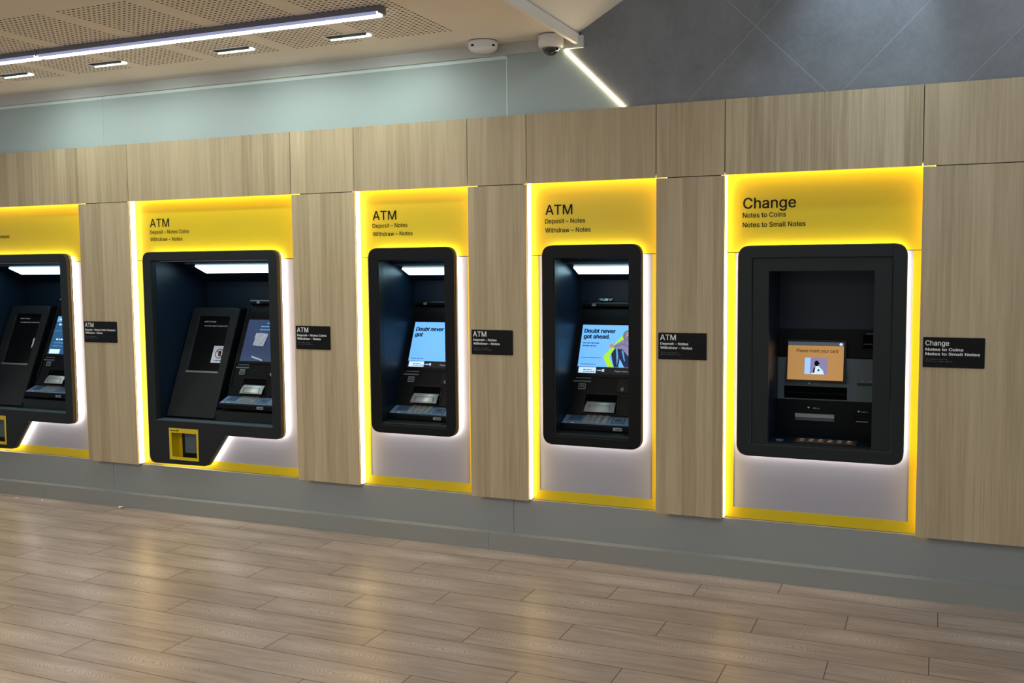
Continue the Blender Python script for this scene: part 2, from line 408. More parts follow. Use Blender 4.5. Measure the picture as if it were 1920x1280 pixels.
# lettering (Blender's bundled interface face; the built-in font if it is missing)
FONT = None
try:
    fp = os.path.join(bpy.utils.system_resource('DATAFILES'), 'fonts', 'Inter.woff2')
    FONT = bpy.data.fonts.load(fp)
except Exception:
    FONT = None
_TEXT = {}
def text_mesh(s, bold=0.0, shear=0.0):
    """flat filled lettering; overlapping strokes of the outlines are merged (non-zero winding)"""
    if (s, shear) not in _TEXT:
        cu = bpy.data.curves.new('tmp', 'FONT'); cu.body = s
        if FONT: cu.font = FONT
        cu.size = 1.0; cu.shear = shear; cu.resolution_u = 4; cu.fill_mode = 'NONE'
        ob = bpy.data.objects.new('tmp', cu); COL.objects.link(ob)
        me = bpy.data.meshes.new_from_object(ob.evaluated_get(bpy.context.evaluated_depsgraph_get()))
        bpy.data.objects.remove(ob); bpy.data.curves.remove(cu)
        vs = [Vector((v.co.x, v.co.y)) for v in me.vertices]
        es = [tuple(e.vertices) for e in me.edges]
        bpy.data.meshes.remove(me)
        # walk each outline once so that all its edges run the same way
        nb = {}
        for a, b in es: nb.setdefault(a, []).append(b); nb.setdefault(b, []).append(a)
        seen = set(); loops = []
        for st in sorted(nb):
            if st in seen: continue
            lp = [st]; seen.add(st); nx = [q for q in nb[st] if q == st+1] or nb[st]
            cur = nx[0]
            while cur not in seen:
                lp.append(cur); seen.add(cur)
                more = [q for q in nb[cur] if q not in seen]
                if not more: break
                cur = more[0]
            loops.append(lp)
        seg = np.array([(vs[lp[k]].x, vs[lp[k]].y, vs[lp[(k+1) % len(lp)]].x, vs[lp[(k+1) % len(lp)]].y) for lp in loops for k in range(len(lp))])
        v2, e2, f2 = delaunay_2d_cdt(vs, [(lp[k], lp[(k+1) % len(lp)]) for lp in loops for k in range(len(lp))], [], 0, 1e-6)[:3]
        keep = []
        for f in f2:
            cx = sum(v2[q].x for q in f)/len(f); cy = sum(v2[q].y for q in f)/len(f)
            up_ = (seg[:, 1] <= cy) & (seg[:, 3] > cy); dn = (seg[:, 1] > cy) & (seg[:, 3] <= cy)
            dy = seg[:, 3]-seg[:, 1]; dy = np.where(dy == 0, 1e-12, dy)
            right = seg[:, 0]+(cy-seg[:, 1])/dy*(seg[:, 2]-seg[:, 0]) > cx
            if int((up_ & right).sum())-int((dn & right).sum()) != 0: keep.append(tuple(f))
        used = sorted({q for f in keep for q in f}); ix = {q: k for k, q in enumerate(used)}
        _TEXT[(s, shear)] = ([(v2[q].x, v2[q].y, 0) for q in used], [tuple(ix[q] for q in f) for f in keep])
    me = bpy.data.meshes.new('tmp'); me.from_pydata(_TEXT[(s, shear)][0], [], _TEXT[(s, shear)][1])
    return me
_cap = text_mesh('H'); CAP = max(v.co.y for v in _cap.vertices)
def text_lines(name, lines, mtx, m, parent, w=0.0006, label=None):
    """lines: (string, u, v_baseline, cap_height, bold, width or None, shear)"""
    out = None
    n = (mtx.to_3x3() @ Vector((0, 0, 1)))
    for ln in lines:
        s, u, v, cap = ln[:4]; bold = ln[4] if len(ln) > 4 else 0; wid = ln[5] if len(ln) > 5 else None
        sh = ln[6] if len(ln) > 6 else 0
        me = text_mesh(s, 0.0, sh); bm = bmesh.new()
        x0 = min(q.co.x for q in me.vertices); x1 = max(q.co.x for q in me.vertices)
        k = cap/CAP; kx = k if not wid else wid/(x1-x0)
        for j, (dx, dy) in enumerate([(0, 0)] if bold <= 0 else [(-bold, -bold/2), (bold, -bold/2), (-bold, bold/2), (bold, bold/2), (0, 0)]):
            m2 = me.copy()
            m2.transform(mtx @ Matrix.Translation((u, v, w+0.00008*j)) @ Matrix.Diagonal((kx, k, 1, 1)) @ Matrix.Translation((dx-x0, dy, 0)))
            bm.from_mesh(m2); bpy.data.meshes.remove(m2)
        bpy.data.meshes.remove(me)
        me = bpy.data.meshes.new(name); bm.to_mesh(me); bm.free()
        if me.polygons and me.polygons[0].normal.dot(n) < 0: me.flip_normals()
        out = link_mesh(name, me, m, parent, label)
    return out

def fine_print(name, u, v, length, cap, mtx, m, parent, w=0.0006, seed=1):
    rr = random.Random(seed); bm = bmesh.new(); x = u
    while x < u+length-cap*0.3:
        n = rr.randint(2, 7)
        for _ in range(n):
            d = cap*rr.uniform(0.34, 0.62); h = cap*rr.choice((0.72, 0.72, 0.74, 1.0))
            if x+d > u+length: break
            prism(bm, rect(x, x+d*0.8, v, v+h), w, w+0.0003, mtx); x += d
        x += cap*0.45
    return link(name, bm, m, parent)

# ------------------------------------------------------------------ the setting
ZB, ZT, ZW, ZG, ZC = 0.285, 1.985, 2.348, 2.667, 2.727
EDG = [(-6.454, -5.201), (-4.768, -3.515), (-3.079, -2.361), (-2.015, -1.313), (-0.970, -0.080)]
RX = 0.055      # light channel hidden behind the timber at the right of each opening
PX1 = 2.4; PX0 = -8.6

fl = link('floor', B(-9.5, 3.5, -8.0, 0.6, -0.05, 0.0), M['floor']); fl['kind'] = 'structure'
ce = link('ceiling', B(-9.5, -1.745, -8.0, 0.6, ZC, ZC+0.05), M['ceiling']); ce['kind'] = 'structure'
# raised ceiling that slopes up to the right, and the white downstand between the two
bm = bmesh.new()
prism(bm, [(-1.745, 2.7372), (3.5, 2.7372+0.575*5.245), (3.5, 2.7872+0.575*5.245), (-1.745, 2.7872)], -0.6, 8.0, wallframe(0))
rc = link('ceiling_raised', bm, M['white']); rc['kind'] = 'structure'
tr = link('trim_1', B(-1.745, -1.725, -8.0, 0.03, 2.686, 2.738), M['white']); tr['kind'] = 'structure'
co = link('trim_2', B(-9.5, -1.70, 0.008, 0.05, ZG, ZC), M['cornice'], bevel=0.002); co['kind'] = 'structure'

wb = thing('wall_back', None, None, (-3, 0.6, 0), kind='structure')
link('wall_core', B(-9.5, 3.5, 0.60, 0.65, 0, 6.5), M['core'], wb)
link('wall_core', B(-9.5, 3.5, 0.10, 0.60, ZT+0.045, ZT+0.07), M['core'], wb)
# battens behind the timber, between the openings
piers = [(PX0, EDG[0][0])]+[(EDG[i][1], EDG[i+1][0]) for i in range(4)]+[(EDG[4][1], PX1)]
for i, (a, b) in enumerate(piers):
    link('batten', B(a+(RX if i else 0), b, 0.009, 0.59, ZB, ZT+0.004), M['core'], wb)
link('batten', B(PX0, PX1, 0.009, 0.10, ZT+0.012, ZW-0.002), M['core'], wb)
# timber panels
def timber(x0, x1, z0, z1, tone, strength=0.5, g0=0.002, g1=0.002):
    o = link('timber_panel', B(x0+g0, x1-g1, 0.0, 0.0085, z0, z1), M['wood'], wb)
    o.color = (random.random(), tone, strength, 1); return o
T = [0.50, 0.46, 0.60, 0.50, 0.46, 0.50]
for i, (a, b) in enumerate(piers):
    if i == 0:
        timber(a, -7.3, ZB, ZT-0.002, 0.5); timber(-7.3, b, ZB, ZT-0.002, 0.5)
        timber(a, -7.3, ZT+0.002, ZW, 0.5); timber(-7.3, b, ZT+0.002, ZW, 0.5)
    else:
        timber(a, b, ZB, ZT-0.002, T[i]); timber(a, b, ZT+0.002, ZW, T[i]+0.02)
timber(EDG[0][0], -5.545, ZT+0.002, ZW, 0.52, 0.5, g1=0.0002); timber(-5.545, EDG[0][1], ZT+0.002, ZW, 0.50, 0.9, g0=0.0002)
timber(EDG[1][0], -3.868, ZT+0.002, ZW, 0.46, 0.3, g1=0.0002); timber(-3.868, EDG[1][1], ZT+0.002, ZW, 0.46, 0.9, g0=0.0002)
timber(EDG[2][0], EDG[2][1], ZT+0.002, ZW, 0.50, 0.5)
timber(EDG[3][0], EDG[3][1], ZT+0.002, ZW, 0.46, 0.3)
timber(EDG[4][0], EDG[4][1], ZT+0.002, ZW, 0.46, 1.0)
# grey kickboards and plinth
seams = [PX0, -5.02, -2.118, 0.9, PX1]
for a, b in zip(seams, seams[1:]):
    link('kickboard', B(a+0.001, b-0.001, 0.032, 0.10, 0.06, ZB-0.002), M['kick'], wb)
bb = thing('baseboard_back', None, None, (-3, -0.03, 0), kind='structure')
for a, b in zip([PX0, -5.6, -2.245, 1.1], [-5.6, -2.245, 1.1, PX1]):
    link('plinth_board', B(a+0.0006, b-0.0006, -0.026, 0.034, 0.0, 0.092), M['base'], bb, bevel=0.003)
# painted glass above the timber, left of the light line, and the slate-blue cladding right of it
GY = 0.030
LX = lambda z: 0.866 - z                       # the light line on the wall
for a, b in ((PX0, -4.985), (-4.985, -2.134)):
    link('glass_panel', B(a+0.0015, b-0.0015, GY, GY+0.012, ZW-0.02, ZG-0.018), M['glass'], wb)
    link('glass_edge', B(a+0.0015, b-0.0015, GY-0.002, GY+0.012, ZG-0.018, ZG), M['glass_edge'], wb, label='polished top edge of the glass, lightened for its reflection')
bm = bmesh.new()
prism(bm, [(-2.1325, ZW-0.02), (LX(ZW-0.02)-0.006, ZW-0.02), (LX(ZG)-0.006, ZG), (-2.1325, ZG)], -GY-0.012, -GY, wallframe(0))
link('glass_panel', bm, M['glass'], wb)
link('joint_bead', B(-4.9865, -4.9835, GY-0.001, GY+0.002, ZW-0.02, ZG-0.018), M['glass'], wb)
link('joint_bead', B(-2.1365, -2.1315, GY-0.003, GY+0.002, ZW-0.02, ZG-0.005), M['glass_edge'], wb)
bm = bmesh.new()
prism(bm, [(LX(ZW-0.02)+0.006, ZW-0.02), (PX1, ZW-0.02), (PX1, 2.7372+0.575*(PX1+1.745)), (-1.72, 2.752), (-1.72, 2.682), (LX(2.682)+0.006, 2.682)],
      -GY-0.02, -GY, wallframe(0))
link('slate_panel', bm, M['slate'], wb)
link('upper_backing', B(PX0, PX1, 0.05, 0.10, ZW-0.03, 2.75), M['core'], wb)

# diagonal light line
dl = thing('diagonal_light_line', 'thin glowing white light line running diagonally between grey glass and dark cladding', 'light', (LX(ZW), GY, ZW))
d = 0.0042
bm = bmesh.new(); prism(bm, [(LX(ZW-0.015)-d, ZW-0.015), (LX(ZW-0.015)+d, ZW-0.015), (LX(2.672)+d, 2.672), (LX(2.672)-d, 2.672)], -0.035, -0.0240, wallframe(0))
link('diffuser', bm, M['led_diag'], dl)
bm = bmesh.new(); prism(bm, [(LX(ZW-0.015)-0.009, ZW-0.015), (LX(ZW-0.015)+0.009, ZW-0.015), (LX(2.672)+0.009, 2.672), (LX(2.672)-0.009, 2.672)], -0.048, -0.0355, wallframe(0))
link('channel', bm, M['alu'], dl)

# ------------------------------------------------------------------ illuminated surrounds
W55 = wallframe(0.055)
def surround(i, outline, label, title, lines, tx, tw):
    XL, XR = EDG[i]; XB = XR+RX
    t = thing('illuminated_surround', label, 'illuminated surround', ((XL+XR)/2, 0.055, ZB), 'yellow illuminated surrounds along the wall')
    hp = plate('header_panel', [(XL, 1.6115), (XB, 1.6115), (XB, ZT+0.012), (XL, ZT+0.012)], [], -0.015, 0, W55, M['yellow'], t)
    text_lines('lettering', [(title, tx, 1.823, 0.0510, 0.009, tw)]+[(s, tx-0.002, z, 0.0232, 0.010, w) for s, z, w in lines], W55, M['text_dark'], hp)
    xl, xr = XL+0.043, XR-0.032
    plate('border', [(XL, ZB), (XB, ZB), (XB, 1.6085), (xr, 1.6085), (xr, 0.338), (xl, 0.338), (xl, 1.6085), (XL, 1.6085)], [], -0.015, 0, W55, M['yellow'], t)
    hole = inset(outline, 0.035)
    zc = 1.6085
    # the backing runs behind the machine as a frame
    top = max(p[1] for p in outline)
    low = [p for p in hole]
    hole2 = [(x, min(z, 1.600)) for x, z in low]
    hole2 = [(min(max(x, xl+0.004), xr-0.004), max(z, 0.342)) for x, z in hole2]
    dd = []
    for p in hole2:
        if not dd or (Vector(p)-Vector(dd[-1])).length > 1e-4: dd.append(p)
    plate('backing_panel', [(xl, 0.338), (xr, 0.338), (xr, zc), (xl, zc)], [dd], -0.015, -0.004, W55, M['pale'], t, label='pale grey panel')
    link('light_strip', B(XL+0.0005, XL+0.005, 0.010, 0.050, ZB+0.006, ZT+0.010), M['led_side'], t)
    link('light_strip', B(XB-0.005, XB-0.0005, 0.010, 0.050, ZB+0.006, ZT+0.006), M['led_side'], t)
    bm = B(XL+0.006, XB-0.006, 0.010, 0.050, ZT+0.006, ZT+0.0105)
    link('light_strip', bm, M['led_top'], t)
    # glowing slivers stand in for strip light leaking through the timber joints
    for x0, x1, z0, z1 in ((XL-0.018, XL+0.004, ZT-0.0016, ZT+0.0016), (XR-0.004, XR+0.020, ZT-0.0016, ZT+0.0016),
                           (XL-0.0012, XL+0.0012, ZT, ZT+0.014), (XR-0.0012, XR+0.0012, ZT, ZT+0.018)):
        link('joint_glint', B(x0, x1, 0.0065, 0.0088, z0, z1), M['led_glint'], t)
    # halo behind the machine's front
    ring_o = inset(outline, 0.016); ring_i = inset(outline, 0.028)
    plate('halo_light', ring_o, [ring_i], -0.0465, -0.0355, wallframe(0), M['led_halo'], t)
    return t

def narrow_outline(xc, w, z0, z1, r=0.06):
    return rrect(xc-w/2, xc+w/2, z0, z1, r, 7)
FX2 = [(-4.654, 0.312), (-4.193, 0.318), (-4.041, 0.522), (-3.615, 0.522), (-3.615, 1.663), (-4.654, 1.663)]
def wide_outline(dx): return rpoly([(x+dx, z) for x, z in FX2], [0.055, 0.045, 0.03, 0.05, 0.055, 0.055], 6)
DX1 = -1.690
OUT = [wide_outline(DX1), wide_outline(0.0), narrow_outline(-2.714, 0.546, 0.608, 1.662), narrow_outline(-1.654, 0.540, 0.606, 1.660), narrow_outline(-0.5175, 0.766, 0.616, 1.642, 0.06)]
N2 = 'Deposit – Notes'; N3 = 'Withdraw – Notes'
surround(0, OUT[0], 'yellow backlit surround cut off by the left edge, its header ending in Cheques', 'ATM',
         [('Deposit – Notes Coins Cheques', 1.779, 0.43), (N3, 1.732, 0.262)], -6.336, 0.156)
surround(1, OUT[1], 'wide yellow backlit surround whose header reads Deposit Notes Coins, second from left', 'ATM',
         [('Deposit – Notes Coins', 1.779, 0.316), (N3, 1.733, 0.262)], -4.648, 0.156)
surround(2, OUT[2], 'narrow yellow backlit surround around the machine whose screen reads Doubt never got', 'ATM',
         [(N2, 1.779, 0.228), (N3, 1.732, 0.260)], -2.993, 0.154)
surround(3, OUT[3], 'narrow yellow backlit surround around the machine whose screen reads Doubt never got ahead', 'ATM',
         [(N2, 1.777, 0.225), (N3, 1.729, 0.254)], -1.929, 0.151)
surround(4, OUT[4], 'wide yellow backlit surround headed Change, at the right of the wall', 'Change',
         [('Notes to Coins', 1.779, 0.205), ('Notes to Small Notes', 1.732, 0.297)], -0.889, 0.249)

# ------------------------------------------------------------------ machine parts shared by the four cash machines
LEAN = math.atan(0.43); CA, SA = math.cos(LEAN), math.sin(LEAN)
def conframe(x0): return frame((x0, 0.15, 0.755), (1, 0, 0), (0, SA, CA))
def vz(z): return (z-0.755)/CA
def rect(x0, x1, y0, y1): return [(x0, y0), (x1, y0), (x1, y1), (x0, y1)]
def prects(rs, w0, w1, mtx):
    bm = bmesh.new()
    for r in rs: prism(bm, rect(*r), w0, w1, mtx)
    return bm

def fascia(t, outline, opening, m, y0=-0.02, y1=0.030, extra_holes=()):
    f = plate('fascia', outline, [opening]+list(extra_holes), -y1, -y0, wallframe(0), m, t, bevel=0.005)
    edge_glint(t, outline)
    return f
def edge_glint(t, outline):  # ring coloured like the gold LED reflection on the fascia side
    return plate('edge_glint', inset(outline, -0.0012), [inset(outline, 0.004)], -0.021, -0.007, wallframe(0), M['bronze_glint'], t, label='gold light reflection coloured onto the edge of the front')
def cavity(t, x0, x1, z0, z1, yb, m, slope=None, y0=0.028):
    """lining of the alcove: thin sheets, open at the front"""
    s = 0.008; bm = bmesh.new()
    box(bm, x0-s, x0, y0, yb, z0-s, z1+s); box(bm, x1, x1+s, y0, yb, z0-s, z1+s)
    box(bm, x0-s, x1+s, yb, yb+s, z0-s, z1+s)
    box(bm, x0, x1, y0, yb, z0-s, z0)
    if slope:
        ya, za, zb = slope      # flat to (ya, za) then down to the back at zb
        side = frame((x0, 0, 0), (0, 1, 0), (0, 0, 1))
        prism(bm, [(y0, z1), (ya, z1), (ya, za), (yb, zb), (yb, zb+s), (ya, z1+s), (y0, z1+s)], 0, x1-x0, side)
    else:
        box(bm, x0, x1, y0, yb, z1, z1+s)
    return link('alcove_lining', bm, m, t)
def alcove_light(t, x0, x1, p0, p1):
    (ya, za), (yb, zb) = p0, p1
    L = math.hypot(yb-ya, zb-za)
    fr = frame((x0, ya, za), (1, 0, 0), (0, (yb-ya)/L, (zb-za)/L))
    o = link('alcove_light', prism(bmesh.new(), rrect(0, x1-x0, 0, L, 0.006, 3), -0.003, 0.003, fr), M['alcove'], t)
    return o

def atm_console(t, x0, w, kind):
    K = conframe(x0)
    side = frame((x0, 0, 0), (0, 1, 0), (0, 0, 1))
    bm = bmesh.new()
    prism(bm, [(0.15, 0.64), (0.15, 0.755), (0.15+0.43*0.56, 1.315), (0.399, 1.318), (0.399, 0.64)], 0, w, side)
    con = link('console', bm, M['console'], t)
    # raised rim of the console face, left side
    for ua, ub in ((0.0, 0.012), (w-0.012, w)): link('console_rim', prects([(ua, ub, vz(0.80), vz(1.30))], 0, 0.006, K), M['black'], t)
    # camera bar on top
    prof = [(0.385, 1.318), (0.375, 1.326), (0.374, 1.340), (0.380, 1.349), (0.399, 1.352), (0.399, 1.318)]
    cb = link('camera_bar', prism(bmesh.new(), prof, 0.02, w-0.02, side), M['gloss'], t)
    link('camera_window', B(x0+0.075, x0+0.098, 0.3715, 0.3745, 1.326, 1.341), M['silver'], cb)
    # screen
    sw = 0.362
    sl, sr, s0, s1 = 0.031, 0.031+sw, vz(0.962), vz(1.223)
    bez = plate('screen_bezel', rect(sl-0.022, sr+0.022, s0-0.018, s1+0.05), [rect(sl-0.001, sr+0.001, s0-0.001, s1+0.001)], 0.0, 0.005, K, M['gloss'], t)
    base = {'ahead': 'scr_blue', 'got': 'scr_blue', 'navy': 'scr_navy', 'lines': 'scr_mid'}[kind]
    sm = vz(0.999)
    if kind in ('ahead', 'got'):
        scr = link('screen', prects([(sl, sr, sm, s1)], 0.0002, 0.0014, K), M['scr_blue'], t)
        ft = link('screen_footer', prects([(sl, sr, s0, sm)], 0.0002, 0.0012, K), M['scr_black'], scr)
        link('screen_button', prects([(sl+0.008, sl+0.108, s0+0.004, sm-0.003)], 0.0012, 0.0016, K), M['scr_white'], scr)
        link('screen_button', prects([(sl+0.142, sl+0.156, s0+0.014, s0+0.028)], 0.0012, 0.0016, K), M['scr_ice'], scr)
        tl = ([('Doubt never', sl+0.014, vz(1.180), 0.0225, 0.034, 0.178), ('got ahead.', sl+0.014, vz(1.150), 0.0225, 0.034, 0.150)] if kind == 'ahead'
              else [('Doubt never', sl+0.014, vz(1.172), 0.0235, 0.034, 0.186, 0.2), ('got', sl+0.014, vz(1.140), 0.0235, 0.034, 0.052, 0.2)])
        if kind == 'ahead':
            for q, (uu, zz, ll, cc) in enumerate(((0.014, 1.122, 0.095, 0.0075), (0.014, 1.107, 0.084, 0.0075), (0.014, 1.045, 0.118, 0.0045), (0.014, 1.011, 0.090, 0.0040))):
                fine_print('screen_print', sl+uu, vz(zz), ll, cc, K, M['scr_denim'], scr, 0.0015, q)
        else:
            fine_print('screen_print', sl+0.016, vz(1.012), 0.085, 0.0045, K, M['scr_denim'], scr, 0.0015, 5)
        text_lines('screen_lettering', tl, K, M['text_dark'], scr, 0.0017)
        fine_print('screen_print', sl+0.036, s0+0.021, 0.052, 0.006, K, M['scr_denim'], scr, 0.0018, 6)
        fine_print('screen_print', sl+0.036, s0+0.010, 0.066, 0.006, K, M['scr_denim'], scr, 0.0018, 7)
        fine_print('screen_print', sl+0.114, s0+0.018, 0.026, 0.006, K, M['scr_white'], scr, 0.0014, 8)
        text_lines('screen_lettering', [('Please insert your card', sl+0.216, s0+0.014, 0.0085, 0.01, 0.128)], K, M['text_white'], scr, 0.0019)
        if kind == 'ahead':
            V = lambda u, z: (sl+u, vz(z))
            link('screen_picture', prism(bmesh.new(), [V(0.140, 1.055), V(0.280, 1.222), V(0.330, 1.222), V(0.172, 1.055), V(0.206, 1.0), V(0.172, 1.0)], 0.0014, 0.0017, K), M['scr_lime'], scr)
            pic = bmesh.new()
            prism(pic, [V(0.184, 1.070), V(0.205, 1.105), V(0.262, 1.110), V(0.362, 1.06), V(0.362, 1.0), V(0.266, 1.0), V(0.236, 1.045), V(0.232, 1.0), V(0.208, 1.0), V(0.192, 1.040)], 0.0017, 0.0019, K, 0)   # jeans
            prism(pic, [V(0.188, 1.110), V(0.215, 1.128), V(0.25, 1.150), V(0.29, 1.165), V(0.345, 1.15), V(0.362, 1.07), V(0.28, 1.06), V(0.245, 1.095), V(0.2, 1.098)], 0.0019, 0.0021, K, 1)  # jumper
            prism(pic, [V(0.246+0.030*math.cos(a)+0.022, 1.168+0.030*math.sin(a)) for a in [k*math.pi/8 for k in range(16)]], 0.0021, 0.0023, K, 2)  # hair
            prism(pic, [V(0.266+0.013*math.cos(a), 1.170+0.018*math.sin(a)) for a in [k*math.pi/6 for k in range(12)]], 0.0023, 0.0025, K, 3)  # face
            prism(pic, [V(0.182+0.014*math.cos(a), 1.112+0.011*math.sin(a)) for a in [k*math.pi/5 for k in range(10)]], 0.0023, 0.0025, K, 3)  # hands
            for q in ([V(0.207, 1.098), V(0.216, 1.098), V(0.227, 1.05), V(0.224, 1.004), V(0.216, 1.05)], [V(0.24, 1.09), V(0.252, 1.085), V(0.268, 1.03), V(0.258, 1.04)]):
                prism(pic, q, 0.0019, 0.0022, K, 4)      # pale creases of the jeans
            for q in ([V(0.19, 1.108), V(0.24, 1.128), V(0.285, 1.112), V(0.282, 1.104), V(0.24, 1.118), V(0.2, 1.102)], [V(0.252, 1.150), V(0.262, 1.147), V(0.258, 1.12), V(0.25, 1.122)]):
                prism(pic, q, 0.0021, 0.0023, K, 2)      # sleeve folds
            prism(pic, [V(0.266+0.006*math.cos(a), 1.160+0.003*math.sin(a)) for a in [k*math.pi/4 for k in range(8)]], 0.0025, 0.0027, K, 0)
            for ex in (0.261, 0.272): prism(pic, [V(ex+0.002*math.cos(a), 1.175+0.002*math.sin(a)) for a in [k*math.pi/3 for k in range(6)]], 0.0025, 0.0027, K, 0)
            prism(pic, [V(0.30, 1.085), V(0.362, 1.11), V(0.362, 1.05), V(0.31, 1.045)], 0.0021, 0.0023, K, 2)
            o = link('screen_picture', pic, [M['scr_denim'], M['scr_lilac'], M['scr_hair'], M['scr_skin'], M['scr_cyan']], scr)
    elif kind == 'navy':
        scr = link('screen', prects([(sl, sr, s0-0.004, s1)], 0.0002, 0.0014, K), M['scr_navy'], t)
        for q, (uu, zz, ll) in enumerate(((0.150, 1.196, 0.06), (0.108, 1.176, 0.105), (0.104, 1.156, 0.115))):
            fine_print('screen_print', sl+uu, vz(zz), ll, 0.0085, K, M['scr_cyan'], scr, 0.0015, 10+q)
    else:
        scr = link('screen', prects([(sl, sr, s0, s1)], 0.0002, 0.0014, K), M['scr_mid'], t)
        for va, vb in ((vz(1.12), vz(1.122)), (vz(1.185), s1)): link('screen_band', prects([(sl, sr, va, vb)], 0.0014, 0.0016, K), M['scr_cyan'], scr)
        for q, (uu, zz, ll, cc) in enumerate(((0.025, 1.196, 0.14, 0.014), (0.030, 1.160, 0.13, 0.013), (0.045, 1.058, 0.075, 0.014), (0.038, 1.036, 0.085, 0.009), (0.030, 1.016, 0.10, 0.006))):
            fine_print('screen_print', sl+uu, vz(zz), ll, cc, K, M['scr_white'] if q < 3 else M['scr_cyan'], scr, 0.0017, 20+q)
        link('screen_button', prects([(sl+0.012, sl+0.110, s0+0.004, s0+0.036)], 0.0014, 0.0017, K), M['scr_white'], scr)
    # card slot and icon
    u0 = 0.020
    cs = link('card_slot', prects([(u0, u0+0.102, vz(0.916), vz(0.924))], 0, 0.007, K), M['plate'], t, bevel=0.0015)
    link('slot_guide', prects([(u0+0.012, u0+0.10, vz(0.935), vz(0.940))], 0, 0.005, K), M['plate'], cs, bevel=0.001)
    uc = u0+0.052
    ic = plate('card_icon', rect(uc-0.02, uc+0.02, vz(0.880), vz(0.910)), [rect(uc-0.017, uc+0.017, vz(0.8835), vz(0.9065))], 0, 0.0012, K, M['text_grey'], t)
    link('card_icon_chip', prects([(uc-0.012, uc+0.012, vz(0.890), vz(0.904))], 0, 0.0012, K), M['plate'], ic)
    # contactless reader at the right
    cr = plate('contactless_reader', rrect(0.270, 0.375, vz(0.868), vz(0.940), 0.012, 4), [], 0, 0.006, K, M['gloss'], t, bevel=0.002)
    bm = bmesh.new()
    for r0 in (0.006, 0.012, 0.018):
        pts = [K @ Vector((0.290+r0*math.cos(a), vz(0.886)+r0*math.sin(a), 0.0066)) for a in [(-0.7+1.4*k/6) for k in range(7)]]
        tube(bm, pts, 0.0011, 5)
    link('reader_symbol', bm, M['text_white'], cr)
    # note outlet: dark pocket and curved metal shutter
    pk = plate('note_outlet', rrect(0.092, 0.290, vz(0.757), vz(0.862), 0.008, 3), [rrect(0.100, 0.282, vz(0.760), vz(0.855), 0.006, 3)], 0, 0.004, K, M['black'], t)
    link('outlet_recess', prects([(0.100, 0.282, vz(0.760), vz(0.855))], 0.0002, 0.0010, K), M['slot'], pk)
    bm = bmesh.new(); n = 8; prev = None
    for k in range(n+1):
        s = k/n; v = vz(0.760)+s*(vz(0.818)-vz(0.760)); hgt = 0.003+0.021*math.sin(math.pi*(1-s)*0.5) if s < 1 else 0.001
        ua, ub = 0.112-0.004*(1-s), 0.275+0.004*(1-s)
        cur = (bm.verts.new(K @ Vector((ua, v, hgt))), bm.verts.new(K @ Vector((ub, v, hgt))))
        if prev: bm.faces.new((prev[0], prev[1], cur[1], cur[0]))
        prev = cur
    sh = link('shutter', bm, M['chrome'], t, smooth=True, label='bright metal note shutter')
    sm_ = sh.modifiers.new('thickness', 'SOLIDIFY'); sm_.thickness = 0.003
    plate('shutter_grip', rect(0.133, 0.254, vz(0.766), vz(0.797)), [rect(0.136, 0.251, vz(0.7675), vz(0.795))], 0.0225, 0.0245, K, M['plate'], sh)
    # keyboard shelf
    bm = bmesh.new()
    prism(bm, [(0.060, 0.681), (0.058, 0.706), (0.062, 0.711), (0.170, 0.750), (0.178, 0.750), (0.178, 0.681)], 0, w, side)
    sf = link('keypad_shelf', bm, M['console'], t, bevel=0.0015)
    DK = frame((x0, 0.0625, 0.7113), (1, 0, 0), (0, 0.108, 0.039))
    link('deck_plate', prects([(0.004, w-0.004, 0.002, 0.112)], 0.0002, 0.0022, DK), M['keyblue'], sf, label='blue grey metal deck')
    kp = link('keypad', prects([(0.115, 0.255, 0.014, 0.106)], 0.0022, 0.0042, DK), M['silver'], t, label='silver keypad')
    for r in range(4):
        bm = bmesh.new()
        for c_ in range(4):
            ua = 0.120+c_*0.0335+(0.004 if c_ == 3 else 0); va = 0.019+r*0.0215
            prism(bm, rect(ua, ua+0.026, va, va+0.015), 0.0042, 0.0068, DK)
        link('key_row', bm, M['keys'], kp)
    link('coin_tray', prects([(0.030, 0.105, 0.034, 0.104)], 0.0022, 0.0028, DK), M['tray'], t)
    bm = prects([(0.275, 0.345, 0.02, 0.088)], 0.0022, 0.0034, DK); link('fingerprint_pad', bm, M['tray'], t)
    plate('pad_marking', rect(0.285, 0.335, 0.028, 0.077), [rect(0.288, 0.332, 0.031, 0.074)], 0.0034, 0.0044, DK, M['text_grey'], t)
    for ua, ub in ((0.018, 0.034), (0.055, 0.075)): link('deck_marking', prects([(ua, ub, 0.006, 0.010)], 0.0022, 0.003, DK), M['text_white'], sf)
    fr = wallframe(0.0592)
    bdg = plate('metal_badge', rrect(x0+0.295, x0+0.347, 0.6850, 0.7020, 0.0083, 5), [], 0, 0.003, fr, M['silver'], t, bevel=0.001)
    plate('badge_insert', rrect(x0+0.308, x0+0.343, 0.6890, 0.6980, 0.0043, 4), [], 0.003, 0.0036, fr, M['plate'], bdg)
    return K

